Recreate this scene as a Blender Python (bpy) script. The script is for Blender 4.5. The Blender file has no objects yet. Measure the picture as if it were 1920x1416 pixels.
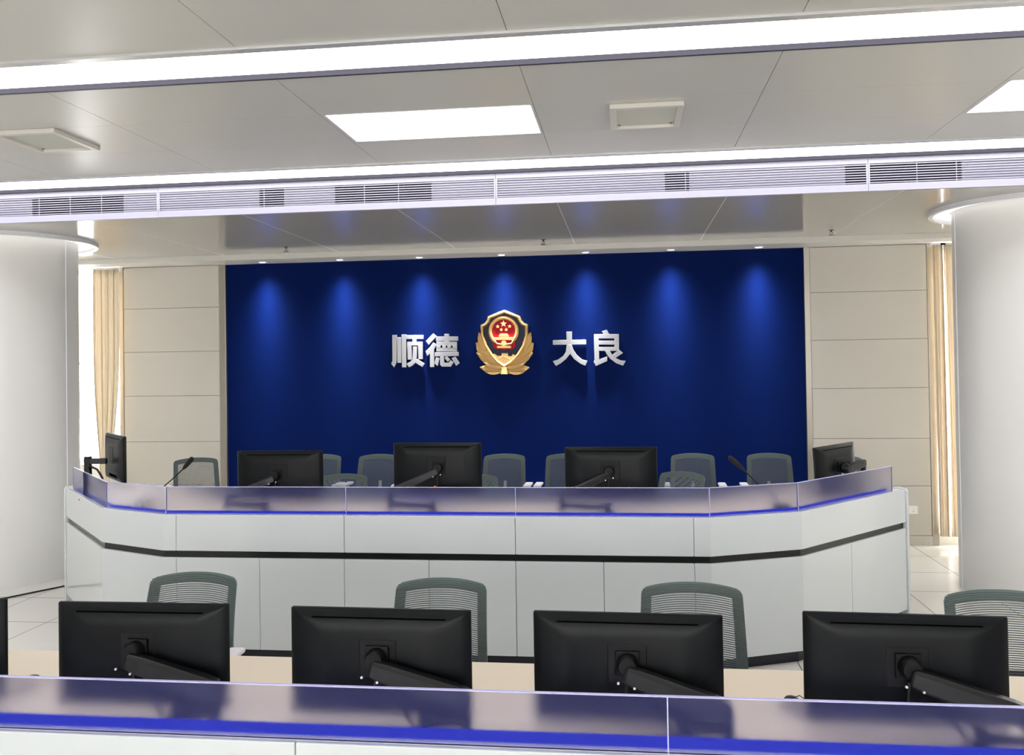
import bpy, bmesh, math, random
from mathutils import Vector, Matrix
random.seed(4)
C = bpy.context.scene.collection
SC = bpy.context.scene

# ------------------------------------------------------------------ camera
FPX = 1690.0
YAW = math.atan(212 / FPX); PITCH = math.radians(.83); ROLL = 0.0151
fw = Vector((-math.sin(YAW) * math.cos(PITCH), math.cos(YAW) * math.cos(PITCH), math.sin(PITCH)))
r0 = Vector((math.cos(YAW), math.sin(YAW), 0)); u0 = r0.cross(fw)
rr = r0 * math.cos(ROLL) - u0 * math.sin(ROLL)
uu = r0 * math.sin(ROLL) + u0 * math.cos(ROLL)
cam_data = bpy.data.cameras.new('camera')
cam = bpy.data.objects.new('camera', cam_data); C.objects.link(cam)
cam_data.sensor_width = 36; cam_data.lens = FPX * 36 / 1920
cam_data.shift_y = -50 / 1920
cam_data.clip_start = .05
cam.matrix_world = Matrix(((rr.x, uu.x, -fw.x, 0), (rr.y, uu.y, -fw.y, 0), (rr.z, uu.z, -fw.z, 1.95), (0, 0, 0, 1)))
SC.camera = cam
# ------------------------------------------------------------------ world, exposure
w = bpy.data.worlds.new('daylight'); SC.world = w; w.use_nodes = True
bg = w.node_tree.nodes['Background']; bg.inputs[0].default_value = (1, 1, 1, 1); bg.inputs[1].default_value = 5.5
SC.view_settings.view_transform = 'Standard'; SC.view_settings.look = 'None'
SC.view_settings.gamma = 1; SC.view_settings.use_curve_mapping = False
SC.view_settings.exposure = 0.85
STRIP_POWER = 3.0      # emission of the ceiling strips
PANEL_POWER = 3.0
SPOT_POWER = 130.0
LED_POWER = .42

# ------------------------------------------------------------------ materials
def lin(c):
    return tuple(((x / 255) / 12.92 if x / 255 <= .04045 else ((x / 255 + .055) / 1.055) ** 2.4) for x in c) + (1,)
def mat(name, rgb, rough=.5, metal=0, coat=0, bump=0, bscale=200, spec=.5, emit=0, noise=0, nscale=3, trans=0, ior=1.45, coat_rough=.05):
    m = bpy.data.materials.new(name); m.use_nodes = True
    nt = m.node_tree; p = nt.nodes['Principled BSDF']
    p.inputs['Base Color'].default_value = lin(rgb)
    p.inputs['Roughness'].default_value = rough
    p.inputs['Metallic'].default_value = metal
    p.inputs['Coat Weight'].default_value = coat
    p.inputs['Coat Roughness'].default_value = coat_rough
    p.inputs['Specular IOR Level'].default_value = spec
    p.inputs['IOR'].default_value = ior
    p.inputs['Transmission Weight'].default_value = trans
    if emit:
        p.inputs['Emission Color'].default_value = lin(rgb); p.inputs['Emission Strength'].default_value = emit
    if bump or noise:
        tc = nt.nodes.new('ShaderNodeTexCoord'); n = nt.nodes.new('ShaderNodeTexNoise')
        nt.links.new(tc.outputs['Object'], n.inputs['Vector'])
        if bump:
            n.inputs['Scale'].default_value = bscale
            b = nt.nodes.new('ShaderNodeBump'); b.inputs['Strength'].default_value = bump; b.inputs['Distance'].default_value = .002
            nt.links.new(n.outputs['Fac'], b.inputs['Height']); nt.links.new(b.outputs['Normal'], p.inputs['Normal'])
        if noise:
            n2 = nt.nodes.new('ShaderNodeTexNoise'); n2.inputs['Scale'].default_value = nscale
            nt.links.new(tc.outputs['Object'], n2.inputs['Vector'])
            mx = nt.nodes.new('ShaderNodeMix'); mx.data_type = 'RGBA'
            c = lin(rgb)
            mx.inputs['A'].default_value = tuple(x * (1 - noise) for x in c[:3]) + (1,)
            mx.inputs['B'].default_value = tuple(min(1, x * (1 + noise)) for x in c[:3]) + (1,)
            nt.links.new(n2.outputs['Fac'], mx.inputs['Factor']); nt.links.new(mx.outputs['Result'], p.inputs['Base Color'])
    return m
M = {}
M['ceiling'] = mat('ceiling_panel_satin_metal', (200, 199, 193), .32, 0, noise=.01, nscale=.6)
M['soffit'] = mat('soffit_gloss_metal', (178, 174, 166), .13, 0, noise=.01, nscale=.6)
M['joint_dark'] = mat('joint_shadow_gap', (90, 86, 80), .8, noise=.05)
M['joint_light'] = mat('joint_light_filler', (225, 222, 214), .7, noise=.03)
M['white_metal'] = mat('white_powder_coat', (226, 226, 230), .35, noise=.01)
M['fascia'] = mat('pale_lavender_coat', (176, 174, 188), .4, noise=.01)
M['beam'] = mat('warm_pale_coat', (212, 208, 200), .35, noise=.01)
M['lip'] = mat('aluminium_lip', (205, 205, 205), .25, .3, noise=.02)
M['dark_channel'] = mat('dark_light_channel', (34, 30, 44), .4, noise=.05)
M['duct'] = mat('duct_shade', (18, 15, 32), .8, noise=.1)
M['grille_back'] = mat('grille_blank_plate', (140, 138, 152), .5, noise=.02)
M['blue_wall'] = mat('blue_wall_board', (2, 22, 75), .65, spec=.06, bump=.05, bscale=400, noise=.03, nscale=2)
M['wall_panel'] = mat('wall_panel_warm_white', (193, 188, 178), .45, noise=.01, nscale=1)
M['steel'] = mat('brushed_steel', (168, 162, 152), .28, .9, noise=.03, nscale=8)
M['column'] = mat('column_satin_white', (222, 221, 217), .28, spec=.4, noise=.01, nscale=1)
M['wall_plain'] = mat('wall_paint', (226, 224, 218), .7, noise=.02)
M['desk_white'] = mat('white_gloss_lacquer', (208, 213, 214), .22, coat=.7, coat_rough=.04, noise=.006, nscale=1)
M['desk_rim'] = mat('white_rim', (235, 235, 240), .3, coat=.3, noise=.01)
M['band'] = mat('black_recess_strip', (16, 16, 18), .25, noise=.1)
M['kick'] = mat('dark_kick_plate', (14, 14, 34), .3, noise=.1)
M['desktop'] = mat('beige_laminate_top', (226, 212, 188), .4, noise=.015, nscale=30)
M['housing'] = mat('black_monitor_plastic', (8, 11, 13), .38, spec=.2, bump=.04, bscale=900, noise=.03)
M['plastic_black'] = mat('black_gloss_plastic', (9, 9, 11), .45, spec=.25, noise=.05)
M['arm_black'] = mat('black_painted_arm', (14, 14, 16), .3, spec=.5, noise=.05)
M['screen'] = mat('dark_screen_glass', (6, 6, 8), .1, noise=.05)
M['slot'] = mat('vent_slot_black', (2, 2, 2), .8, spec=.02, noise=.1)
M['screw'] = mat('bright_screw_head', (225, 225, 225), .3, .4, noise=.02)
M['orange'] = mat('orange_sticker', (226, 140, 66), .6, noise=.05)
M['frame_green'] = mat('chair_grey_green_band', (92, 114, 107), .5, noise=.04, nscale=40)
M['mesh_strand'] = mat('chair_mesh_strand', (108, 117, 117), .5, noise=.1, nscale=60)
M['seat'] = mat('chair_seat_fabric', (46, 52, 56), .9, bump=.3, bscale=500, noise=.1, nscale=40)
M['chair_white'] = mat('chair_pale_plastic', (220, 215, 218), .4, noise=.02)
M['caster'] = mat('caster_black', (24, 24, 26), .5, noise=.05)
M['curtain'] = mat('cream_curtain_cloth', (250, 238, 216), .85, bump=.2, bscale=300, noise=.03, nscale=20)
M['gold'] = mat('gold_relief', (214, 174, 112), .38, .6, bump=.5, bscale=220, noise=.12, nscale=60)
M['gold_smooth'] = mat('gold_polished', (222, 186, 122), .36, .7, noise=.06, nscale=50)
M['red'] = mat('red_enamel', (170, 16, 34), .5, spec=.2, noise=.06, nscale=30)
M['navy'] = mat('navy_enamel', (16, 22, 58), .35, spec=.2, noise=.05, nscale=30)
M['letter'] = mat('letter_pale_metal', (166, 165, 167), .6, noise=.02)
M['foam'] = mat('black_microphone_foam', (14, 14, 15), .8, noise=.1, nscale=100)
M['mouse'] = mat('mouse_black', (24, 24, 28), .35, noise=.05)
M['outlet'] = mat('outlet_white_plastic', (238, 236, 228), .4, noise=.01)
M['sprinkler'] = mat('sprinkler_metal', (70, 68, 64), .4, .5, noise=.05)
M['cable'] = mat('black_cable', (30, 28, 26), .6, noise=.05)
M['vent_mesh'] = mat('grey_vent_mesh', (200, 201, 192), .6, bump=.5, bscale=500, noise=.03, nscale=80)
def emis(name, rgb, s):
    m = bpy.data.materials.new(name); m.use_nodes = True; nt = m.node_tree
    nt.nodes.remove(nt.nodes['Principled BSDF'])
    e = nt.nodes.new('ShaderNodeEmission'); e.inputs[0].default_value = lin(rgb); e.inputs[1].default_value = s
    nt.links.new(e.outputs[0], nt.nodes['Material Output'].inputs[0]); return m
M['strip_glow'] = emis('strip_diffuser_lit', (248, 247, 255), STRIP_POWER)
M['panel_glow'] = emis('panel_diffuser_lit', (255, 253, 250), PANEL_POWER)
M['ring_glow'] = emis('ring_diffuser_lit', (255, 252, 246), .8)
M['spot_glow'] = emis('downlight_lens_lit', (255, 255, 255), 4)
M['led'] = emis('blue_led_strip_lit', (24, 44, 215), LED_POWER)
# frosted acrylic, with scattered blue LED light tinted into its colour
gm = bpy.data.materials.new('frosted_acrylic'); gm.use_nodes = True; nt = gm.node_tree
p = nt.nodes['Principled BSDF']; p.inputs['Base Color'].default_value = (.97, .96, .99, 1); p.inputs['Transmission Weight'].default_value = 1
p.inputs['Roughness'].default_value = .33; p.inputs['IOR'].default_value = 1.3
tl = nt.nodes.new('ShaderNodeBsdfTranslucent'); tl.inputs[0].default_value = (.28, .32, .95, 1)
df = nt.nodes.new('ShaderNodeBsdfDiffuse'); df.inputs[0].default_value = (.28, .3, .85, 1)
a1 = nt.nodes.new('ShaderNodeMixShader'); a1.inputs[0].default_value = .5
nt.links.new(tl.outputs[0], a1.inputs[1]); nt.links.new(df.outputs[0], a1.inputs[2])
a2 = nt.nodes.new('ShaderNodeMixShader'); a2.inputs[0].default_value = .10
rf = nt.nodes.new('ShaderNodeBsdfRefraction'); rf.inputs['Color'].default_value = (.975, .97, .99, 1); rf.inputs['Roughness'].default_value = .38; rf.inputs['IOR'].default_value = 1.3
nt.links.new(rf.outputs[0], a2.inputs[1]); nt.links.new(a1.outputs[0], a2.inputs[2]); nt.nodes.remove(p)
nt.links.new(a2.outputs[0], nt.nodes['Material Output'].inputs[0]); M['frost'] = gm
M['glass_edge'] = mat('acrylic_edge_painted_glint', (196, 194, 240), .3, noise=.02)  # pale lavender paints in the light caught by the polished edge
# clear window glass
wg = bpy.data.materials.new('window_glass'); wg.use_nodes = True; nt = wg.node_tree
nt.nodes.remove(nt.nodes['Principled BSDF'])
tb = nt.nodes.new('ShaderNodeBsdfTransparent'); gb = nt.nodes.new('ShaderNodeBsdfGlossy'); gb.inputs['Roughness'].default_value = .02
ms = nt.nodes.new('ShaderNodeMixShader'); ms.inputs[0].default_value = .06
nt.links.new(tb.outputs[0], ms.inputs[1]); nt.links.new(gb.outputs[0], ms.inputs[2]); nt.links.new(ms.outputs[0], nt.nodes['Material Output'].inputs[0])
M['glass'] = wg
# curtain lets daylight through
nt = M['curtain'].node_tree; p = nt.nodes['Principled BSDF']; tl = nt.nodes.new('ShaderNodeBsdfTranslucent'); tl.inputs[0].default_value = lin((255, 238, 212))
mx = nt.nodes.new('ShaderNodeMixShader'); mx.inputs[0].default_value = .14
nt.links.new(p.outputs[0], mx.inputs[1]); nt.links.new(tl.outputs[0], mx.inputs[2]); nt.links.new(mx.outputs[0], nt.nodes['Material Output'].inputs[0])
# tiled floor: joints at world positions
fm = bpy.data.materials.new('pale_floor_tile'); fm.use_nodes = True; nt = fm.node_tree
p = nt.nodes['Principled BSDF']; p.inputs['Roughness'].default_value = .3; p.inputs['Specular IOR Level'].default_value = .45
tc = nt.nodes.new('ShaderNodeTexCoord'); sx = nt.nodes.new('ShaderNodeSeparateXYZ'); nt.links.new(tc.outputs['Object'], sx.inputs[0])
def mth(op, a, b=None):
    n = nt.nodes.new('ShaderNodeMath'); n.operation = op
    for i, v in enumerate((a, b)):
        if v is None: continue
        if isinstance(v, (int, float)): n.inputs[i].default_value = v
        else: nt.links.new(v, n.inputs[i])
    return n.outputs[0]
def joint(sock, off, size, half):
    f = mth('FRACT', mth('DIVIDE', mth('SUBTRACT', sock, off - 50 * size), size))
    d = mth('MULTIPLY', mth('MINIMUM', f, mth('SUBTRACT', 1.0, f)), size)
    return mth('LESS_THAN', d, half)
g = mth('MAXIMUM', joint(sx.outputs[0], 2.92, .617, .0035), joint(sx.outputs[1], 9.313, .70, .0045))
nz = nt.nodes.new('ShaderNodeTexNoise'); nz.inputs['Scale'].default_value = 2.5; nt.links.new(tc.outputs['Object'], nz.inputs[0])
c1 = nt.nodes.new('ShaderNodeMix'); c1.data_type = 'RGBA'; c1.inputs['A'].default_value = lin((222, 219, 211)); c1.inputs['B'].default_value = lin((228, 226, 219))
nt.links.new(nz.outputs['Fac'], c1.inputs['Factor'])
c2 = nt.nodes.new('ShaderNodeMix'); c2.data_type = 'RGBA'; c2.inputs['B'].default_value = lin((70, 66, 60))
nt.links.new(c1.outputs['Result'], c2.inputs['A']); nt.links.new(g, c2.inputs['Factor']); nt.links.new(c2.outputs['Result'], p.inputs['Base Color'])
M['floor'] = fm

# ------------------------------------------------------------------ mesh helpers
class MB:
    def __init__(s): s.bm = bmesh.new()
    def box(s, x0, x1, y0, y1, z0, z1, mtx=None):
        vs = [s.bm.verts.new(Vector((x, y, z))) for x in (x0, x1) for y in (y0, y1) for z in (z0, z1)]
        if mtx:
            for v in vs: v.co = mtx @ v.co
        for f in ((0, 1, 3, 2), (4, 6, 7, 5), (0, 4, 5, 1), (2, 3, 7, 6), (0, 2, 6, 4), (1, 5, 7, 3)):
            s.bm.faces.new([vs[i] for i in f])
        return s
    def prism(s, pts, d0, d1, axis='z'):
        def P(a, b, d): return {'z': (a, b, d), 'y': (a, d, b), 'x': (d, a, b)}[axis]
        A = [s.bm.verts.new(P(a, b, d0)) for a, b in pts]; B = [s.bm.verts.new(P(a, b, d1)) for a, b in pts]
        s.bm.faces.new(A); s.bm.faces.new(B[::-1]); n = len(pts)
        for i in range(n): s.bm.faces.new((A[i], A[(i + 1) % n], B[(i + 1) % n], B[i]))
        return s
    def loft(s, rings, cap=True, closed=True):
        R = [[s.bm.verts.new(Vector(p)) for p in r] for r in rings]
        for a, b in zip(R, R[1:]):
            n = len(a)
            for i in range(n if closed else n - 1): s.bm.faces.new((a[i], a[(i + 1) % n], b[(i + 1) % n], b[i]))
        if cap: s.bm.faces.new(R[0][::-1]); s.bm.faces.new(R[-1])
        return s
    def tube(s, pts, r, n=10, cap=True):
        pts = [Vector(p) for p in pts]; rs = r if isinstance(r, (list, tuple)) else [r] * len(pts); rings = []
        for i, p in enumerate(pts):
            d = (pts[min(i + 1, len(pts) - 1)] - pts[max(i - 1, 0)]).normalized()
            u = d.orthogonal().normalized() if i == 0 else (u - d * u.dot(d)).normalized()
            v = d.cross(u)
            rings.append([p + (u * math.cos(t) + v * math.sin(t)) * rs[i] for t in [2 * math.pi * k / n for k in range(n)]])
        return s.loft(rings, cap)
    def disc(s, c, prof, n=48):   # lathe around z: prof list of (r,z)
        rings = [[(c[0] + r * math.cos(t), c[1] + r * math.sin(t), c[2] + z) for t in [2 * math.pi * k / n for k in range(n)]] for r, z in prof]
        return rings
    def lathe(s, c, prof, n=48, cap=True): return s.loft(s.disc(c, prof, n), cap)
    def ring(s, c, prof, n=64):   # closed profile lathe (torus-like)
        R = s.disc(c, prof, n); R.append(R[0])
        V = [[s.bm.verts.new(Vector(p)) for p in r] for r in R[:-1]]; V.append(V[0])
        for a, b in zip(V, V[1:]):
            for i in range(n): s.bm.faces.new((a[i], a[(i + 1) % n], b[(i + 1) % n], b[i]))
        return s
    def build(s, name, m, parent=None, bevel=0, smooth=False, label=None, seg=2):
        bmesh.ops.recalc_face_normals(s.bm, faces=s.bm.faces)
        me = bpy.data.meshes.new(name); s.bm.to_mesh(me); s.bm.free()
        if smooth:
            for p in me.polygons: p.use_smooth = True
        me.materials.append(M[m]); o = bpy.data.objects.new(name, me); C.objects.link(o)
        if parent: o.parent = parent
        if bevel:
            b = o.modifiers.new('bevel', 'BEVEL'); b.width = bevel; b.segments = seg; b.limit_method = 'ANGLE'; b.angle_limit = .6
        if smooth:
            e = o.modifiers.new('split', 'EDGE_SPLIT'); e.split_angle = math.radians(50)
        if label: o['label'] = label
        return o
def tag(o, label, cat, group=None, kind=None):
    o['label'] = label; o['category'] = cat
    if group: o['group'] = group
    if kind: o['kind'] = kind
    return o
def empty(name, loc=(0, 0, 0), rz=0):
    o = bpy.data.objects.new(name, None); C.objects.link(o); o.location = loc; o.rotation_euler = (0, 0, rz); o.empty_display_size = .1
    return o
def struct(o, label=None):
    o['kind'] = 'structure'
    if label: o['label'] = label
    return o
def kids(o): return [c for c in bpy.data.objects if c.parent == o]
def copy_tree(o, parent=None):
    ch = kids(o); c = o.copy(); C.objects.link(c)
    if parent: c.parent = parent
    for k in ch: copy_tree(k, c)
    return c

# ------------------------------------------------------------------ room constants
ZC, ZS, ZB = 3.4555, 3.20, 3.14       # main ceiling, lowered soffit, beam underside
YF, YW = 7.0, 9.88                    # fascia, back wall
XL, XR, YR = -8.2, 5.6, -6.0          # side walls, rear wall
JX = [-6.97, -5.675, -4.375, -3.08, -1.787, -.505, .789, 2.083, 3.376, 4.67]
COLS = [(-5.93, 8.0), (3.44, 8.0)]; CR = .652

struct(MB().box(XL, XR, YR, 10.3, -.1, 0).build('floor', 'floor'), 'pale stone tile floor with thin dark joints')

# main ceiling: separate metal sheets with 3 mm joints
def sheets(mb, y0, y1, z, xs=None, ycuts=None):
    xs = [XL] + JX + [XR]
    g = .0016
    for a, b in zip(xs, xs[1:]):
        cuts = [y0] + [y for y in (ycuts or []) if y0 < y < y1] + [y1]
        for c, d in zip(cuts, cuts[1:]): mb.box(a + g, b - g, c + g * .6, d - g * .6, z, z + .012)
LIGHTS = [(-1.765, -.515), (2.105, 3.355)]
mb = MB(); sheets(mb, YR, 1.42, ZC); sheets(mb, 1.85, 4.05, ZC)
g = .0016
xs = [XL] + JX + [XR]
for a, b in zip(xs, xs[1:]):
    lit = [L for L in LIGHTS if a < sum(L) / 2 < b]
    mb.box(a + g, b - g, 4.48, 5.188, ZC, ZC + .012); mb.box(a + g, b - g, 5.852, 6.53, ZC, ZC + .012)
    if lit:
        mb.box(a + g, lit[0][0], 5.19, 5.85, ZC, ZC + .012); mb.box(lit[0][1], b - g, 5.19, 5.85, ZC, ZC + .012)
    else: mb.box(a + g, b - g, 5.19, 5.85, ZC, ZC + .012)
ceil = struct(mb.build('ceiling', 'ceiling'), 'satin pale metal sheet ceiling')
struct(MB().box(XL, XR, YR, 10.3, ZC + .10, ZC + .16).build('ceiling', 'joint_dark'), 'dark sheet painted as the shaded void above the ceiling sheets')  # solid dark backing, its colour stands for shade seen through the joints
mb = MB(); y0, y1 = YF + .02, 9.47
for a, b in zip(xs, xs[1:]): mb.box(a + g * 1.3, b - g * 1.3, y0, y1, ZS, ZS + .012)
struct(mb.build('ceiling', 'soffit'), 'glossy lowered soffit in front of the blue wall')
mb = MB()
for x in JX: mb.box(x - .0021, x + .0021, YF + .02, 9.47, ZS - .0004, ZS + .013)
struct(mb.build('ceiling', 'joint_light'), 'pale joint filler of the lowered soffit')
struct(MB().box(XL, XR, 9.47, 10.3, ZB, ZS + .012).build('trim_1', 'beam', bevel=.003), 'pale beam along the top of the back wall')

# columns
for i, (cx, cy) in enumerate(COLS):
    o = MB().lathe((cx, cy, 0), [(CR, 0), (CR, ZS + .02)], 96).build('column', 'column', smooth=True)
    struct(o, ['round white column at the left', 'round white column at the right'][i])
    # vertical sheet joint strip as a slim proud bead
    ang = (-.02, 3.098)[i]
    bx, by = cx + (CR + .001) * math.cos(ang), cy + (CR + .001) * math.sin(ang)
    MB().tube([(bx, by, 0), (bx, by, ZS)], .005, 8).build('seam_bead', 'desk_rim', o, smooth=True)
    t = empty('ring_light', (cx, cy, ZS))
    tag(t, ['round white ring light recessed round the top of the left column', 'round white ring light recessed round the top of the right column'][i], 'ring light', 'ring lights round the columns')
    MB().ring((0, 0, 0), [(.80, 0), (.80, -.035), (.835, -.035), (.835, 0)], 96).build('outer_rim', 'white_metal', t, smooth=True)
    MB().ring((0, 0, 0), [(.665, -.002), (.665, -.012), (.79, -.012), (.79, -.002)], 96).build('diffuser', 'ring_glow', t, smooth=True)

# ------------------------------------------------------------------ back wall
struct(MB().box(-4.54, 1.893, YW, YW + .1, 0, ZB).build('wall_back', 'blue_wall'), 'deep blue feature wall')
ZJ = [0.10, .617, 1.112, 1.64, 2.15, 2.655, 3.135]
def bay(name, x0, x1, lab):
    m = MB()
    for a, b in zip(ZJ, ZJ[1:]): m.box(x0, x1, YW - .03, YW + .02, a + .002, b - .002)
    o = struct(m.build(name, 'wall_panel', bevel=.003), lab)
    MB().box(x0, x1, YW - .018, YW + .05, .08, ZB).build('panel_backing', 'grille_back', o)
    MB().box(x0 - .003, x1 + .003, YW - .04, YW + .05, 0, .1).build('skirting', 'wall_panel', o, bevel=.003)
bay('wall_back_left', -5.79, -4.622, 'pale metal panelled bay left of the blue wall')
bay('wall_back_right', 1.953, 3.131, 'pale metal panelled bay right of the blue wall')
n = 2
for x0, x1, lab in ((-4.62, -4.541, 'steel strip at the left edge of the blue wall'), (1.894, 1.951, 'steel strip at the right edge of the blue wall'),
                    (-5.842, -5.793, 'steel corner strip beside the left window'), (3.133, 3.20, 'steel corner strip beside the right window')):
    struct(MB().box(x0, x1, YW - .035, YW + .12, 0, ZB).build('trim_%d' % n, 'steel', bevel=.002), lab); n += 1
# side & rear walls with daylight windows in the back wall and an added one behind the viewer
def window(n_, x0, x1, z0, z1, lab, mull):
    o = empty('window_%d' % n_, ((x0 + x1) / 2, YW + .25, z0)); struct(o, lab)
    cx = (x0 + x1) / 2
    m = MB(); m.box(x0 - cx, x1 - cx, -.03, .03, 0, .05); m.box(x0 - cx, x1 - cx, -.03, .03, z1 - z0 - .05, z1 - z0)
    m.box(x0 - cx, x0 - cx + .05, -.03, .03, 0, z1 - z0); m.box(x1 - cx - .05, x1 - cx, -.03, .03, 0, z1 - z0)
    for z in mull: m.box(x0 - cx, x1 - cx, -.03, .03, z - z0 - .02, z - z0 + .02)
    m.build('window_frame', 'white_metal', o)
    MB().box(x0 - cx + .04, x1 - cx - .04, -.004, .004, .04, z1 - z0 - .04).build('window_pane', 'glass', o)
window(1, XL + .05, -5.843, .84, ZB, 'bright window left of the panelled wall', [2.03])
window(2, 3.21, XR - .05, .12, ZB, 'bright window behind the right curtain', [1.2])
struct(MB().box(XL, -5.843, YW + .02, YW + .35, 0, .84).build('wall_back_sill', 'wall_plain'), 'low wall under the left window')
struct(MB().box(3.205, XR, YW - .0, YW + .35, 0, .12).build('wall_back_plinth', 'wall_plain'), 'low plinth under the right window')
struct(MB().box(XL - .15, XL, YR, 10.3, 0, ZC).build('wall_left', 'wall_plain'), 'left side wall')
struct(MB().box(XR, XR + .15, YR, 10.3, 0, ZC).build('wall_right', 'wall_plain'), 'right side wall')
m = MB(); m.box(XL, XR, YR - .15, YR, 0, .9); m.box(XL, XR, YR - .15, YR, 3.0, ZC)
m.box(XL, -6.25, YR - .15, YR, .9, 3); m.box(3.75, XR, YR - .15, YR, .9, 3)
struct(m.build('wall_rear', 'wall_plain'), 'wall behind the viewer')
o = empty('window_3', (-1.25, YR - .08, .9)); struct(o, 'added unseen window in the wall behind the viewer')  # out of view, added to brighten the room from behind the camera
m = MB()
for x in (-5, -2.5, 0, 2.5, 5): m.box(x - .03, x + .03, -.03, .03, 0, 2.1)
m.build('window_frame', 'white_metal', o); MB().box(-5, 5, -.004, .004, .02, 2.08).build('window_pane', 'glass', o)

# curtains
def curtain(cx, y, prof, ztop, zbot, lab, nf=9):
    t = empty('curtain', (cx, y, zbot)); tag(t, lab, 'curtain', 'cream window curtains')
    N = 120; K = 26; m = MB(); rings = []
    for k in range(K + 1):
        f = k / K; z = (ztop - zbot) * (1 - f); xl, xr = prof(f); row = []
        for i in range(N + 1):
            u = i / N; x = xl + (xr - xl) * u - cx
            amp = .013 * (1 - .35 * abs(2 * f - 1))
            ph = 2 * math.pi * nf * (u + .012 * math.sin(3 * f + 9 * u))
            row.append((x + .012 * math.sin(ph * .5 + 1), amp * math.sin(ph) + .012 * math.sin(2.3 * ph + 2 * f), z))
        rings.append(row)
    m.loft(rings, cap=False, closed=False)
    o = m.build('drape', 'curtain', t, smooth=True)
    s = o.modifiers.new('thick', 'SOLIDIFY'); s.thickness = .003
    m = MB(); xl, xr = prof(0)
    m.box(xl - cx - .02, xr - cx + .02, -.012, .012, ztop - zbot, ztop - zbot + .02).build('curtain_track', 'white_metal', t)
    return t
def lerp(a, b, f): return a + (b - a) * f
def pl(f):
    z = 3.1 - f * 3.0
    if z > 2.3: return -6.11, -5.79
    g_ = (2.3 - z) / 1.4
    if z > .9: g2 = g_ * g_; return lerp(-6.11, -6.03, g2), lerp(-5.79, -5.90, g2)
    return lerp(-6.03, -6.06, (.9 - z) / .8), lerp(-5.90, -5.87, (.9 - z) / .8)
curtain(-5.95, 9.74, pl, 3.11, .1, 'cream curtain gathered narrow beside the left column', 8)
curtain(3.21, 9.76, lambda f: (3.16 + .01 * f, 3.272 + .004 * f), 3.11, .11, 'cream curtain hanging straight beside the right panelled bay', 3)
curtain(3.62, 9.76, lambda f: (3.262 + .026 * f + .010 * math.sin(math.pi * min(1, f * 1.1)), 3.95), 3.11, .11, 'cream curtain half hidden behind the right column', 9)

# ------------------------------------------------------------------ ceiling lights
def strip(y0, y1, lab, fy0, fy1):
    # x from wall to wall; y0..y1 luminous, fy0..fy1 outer frame
    t = empty('strip_light', (0, (y0 + y1) / 2, ZC)); cy = (y0 + y1) / 2
    tag(t, lab, 'ceiling light', 'long ceiling strip lights')
    m = MB(); m.box(XL, XR, fy0 - cy, fy1 - cy, .055, .06); m.box(XL, XR, fy0 - cy, fy0 - cy + .004, .0, .06); m.box(XL, XR, fy1 - cy - .004, fy1 - cy, .0, .06)
    m.build('housing', 'dark_channel', t)
    MB().box(XL, XR, y0 - cy, y1 - cy, .018, .05).build('diffuser', 'strip_glow', t)
    MB().box(XL, XR, fy0 - cy - .035, fy0 - cy + .022, -.012, .004).build('front_lip', 'lip', t, bevel=.003)
    MB().box(XL, XR, fy1 - cy - .012, fy1 - cy + .006, -.008, .004).build('rear_lip', 'dark_channel', t, bevel=.002)
    return t
strip(4.145, 4.458, 'wide glowing strip light crossing the top of the view', 4.05, 4.48)
strip(1.52, 1.817, 'added unseen strip light over the viewer', 1.42, 1.85)  # out of view, added for brightness; continues the row of visible strips
strip(6.59, 6.962, 'glowing strip light running just above the slatted air grille', 6.53, 6.985)
for i, (a, b) in enumerate(LIGHTS):
    t = empty('panel_light', ((a + b) / 2, 5.52, ZC)); hw = (b - a) / 2
    tag(t, ['rectangular glowing ceiling panel light left of the white-framed vent cover', 'rectangular glowing ceiling panel light cut by the right edge'][i], 'ceiling light', 'rectangular ceiling panel lights')
    m = MB(); m.box(-hw, hw, -.33, -.322, -.002, .012); m.box(-hw, hw, .322, .33, -.002, .012); m.box(-hw, -hw + .008, -.33, .33, -.002, .012); m.box(hw - .008, hw, -.33, .33, -.002, .012)
    m.build('frame', 'white_metal', t)
    MB().box(-hw + .008, hw - .008, -.322, .322, .002, .01).build('diffuser', 'panel_glow', t)
# square vent covers
for x, y, lab in ((.148, 5.515, 'white framed square ceiling vent cover right of the lit panel'), (-3.70, 5.415, 'white framed square ceiling vent cover near the left edge')):
    t = empty('vent_cover', (x, y, ZC)); tag(t, lab, 'vent', 'square ceiling vent covers')
    hx, hy = .215, .25
    m = MB(); m.box(-hx, hx, -hy, -hy + .045, -.028, 0); m.box(-hx, hx, hy - .03, hy, -.028, 0); m.box(-hx, -hx + .04, -hy + .045, hy - .03, -.028, 0); m.box(hx - .035, hx, -hy + .045, hy - .03, -.028, 0)
    m.build('frame', 'beam', t, bevel=.004)
    MB().box(-hx + .04, hx - .035, -hy + .045, hy - .03, -.010, -.001).build('mesh_plate', 'vent_mesh', t)
    for sx_, sy_ in ((-.16, -.18), (.16, -.18), (-.16, .19), (.16, .19)): MB().box(sx_ - .008, sx_ + .008, sy_ - .006, sy_ + .006, -.013, -.009).build('screw', 'joint_dark', t)
    MB().box(-.018, .018, -.185, -.17, -.014, -.009).build('latch', 'slot', t)

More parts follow.
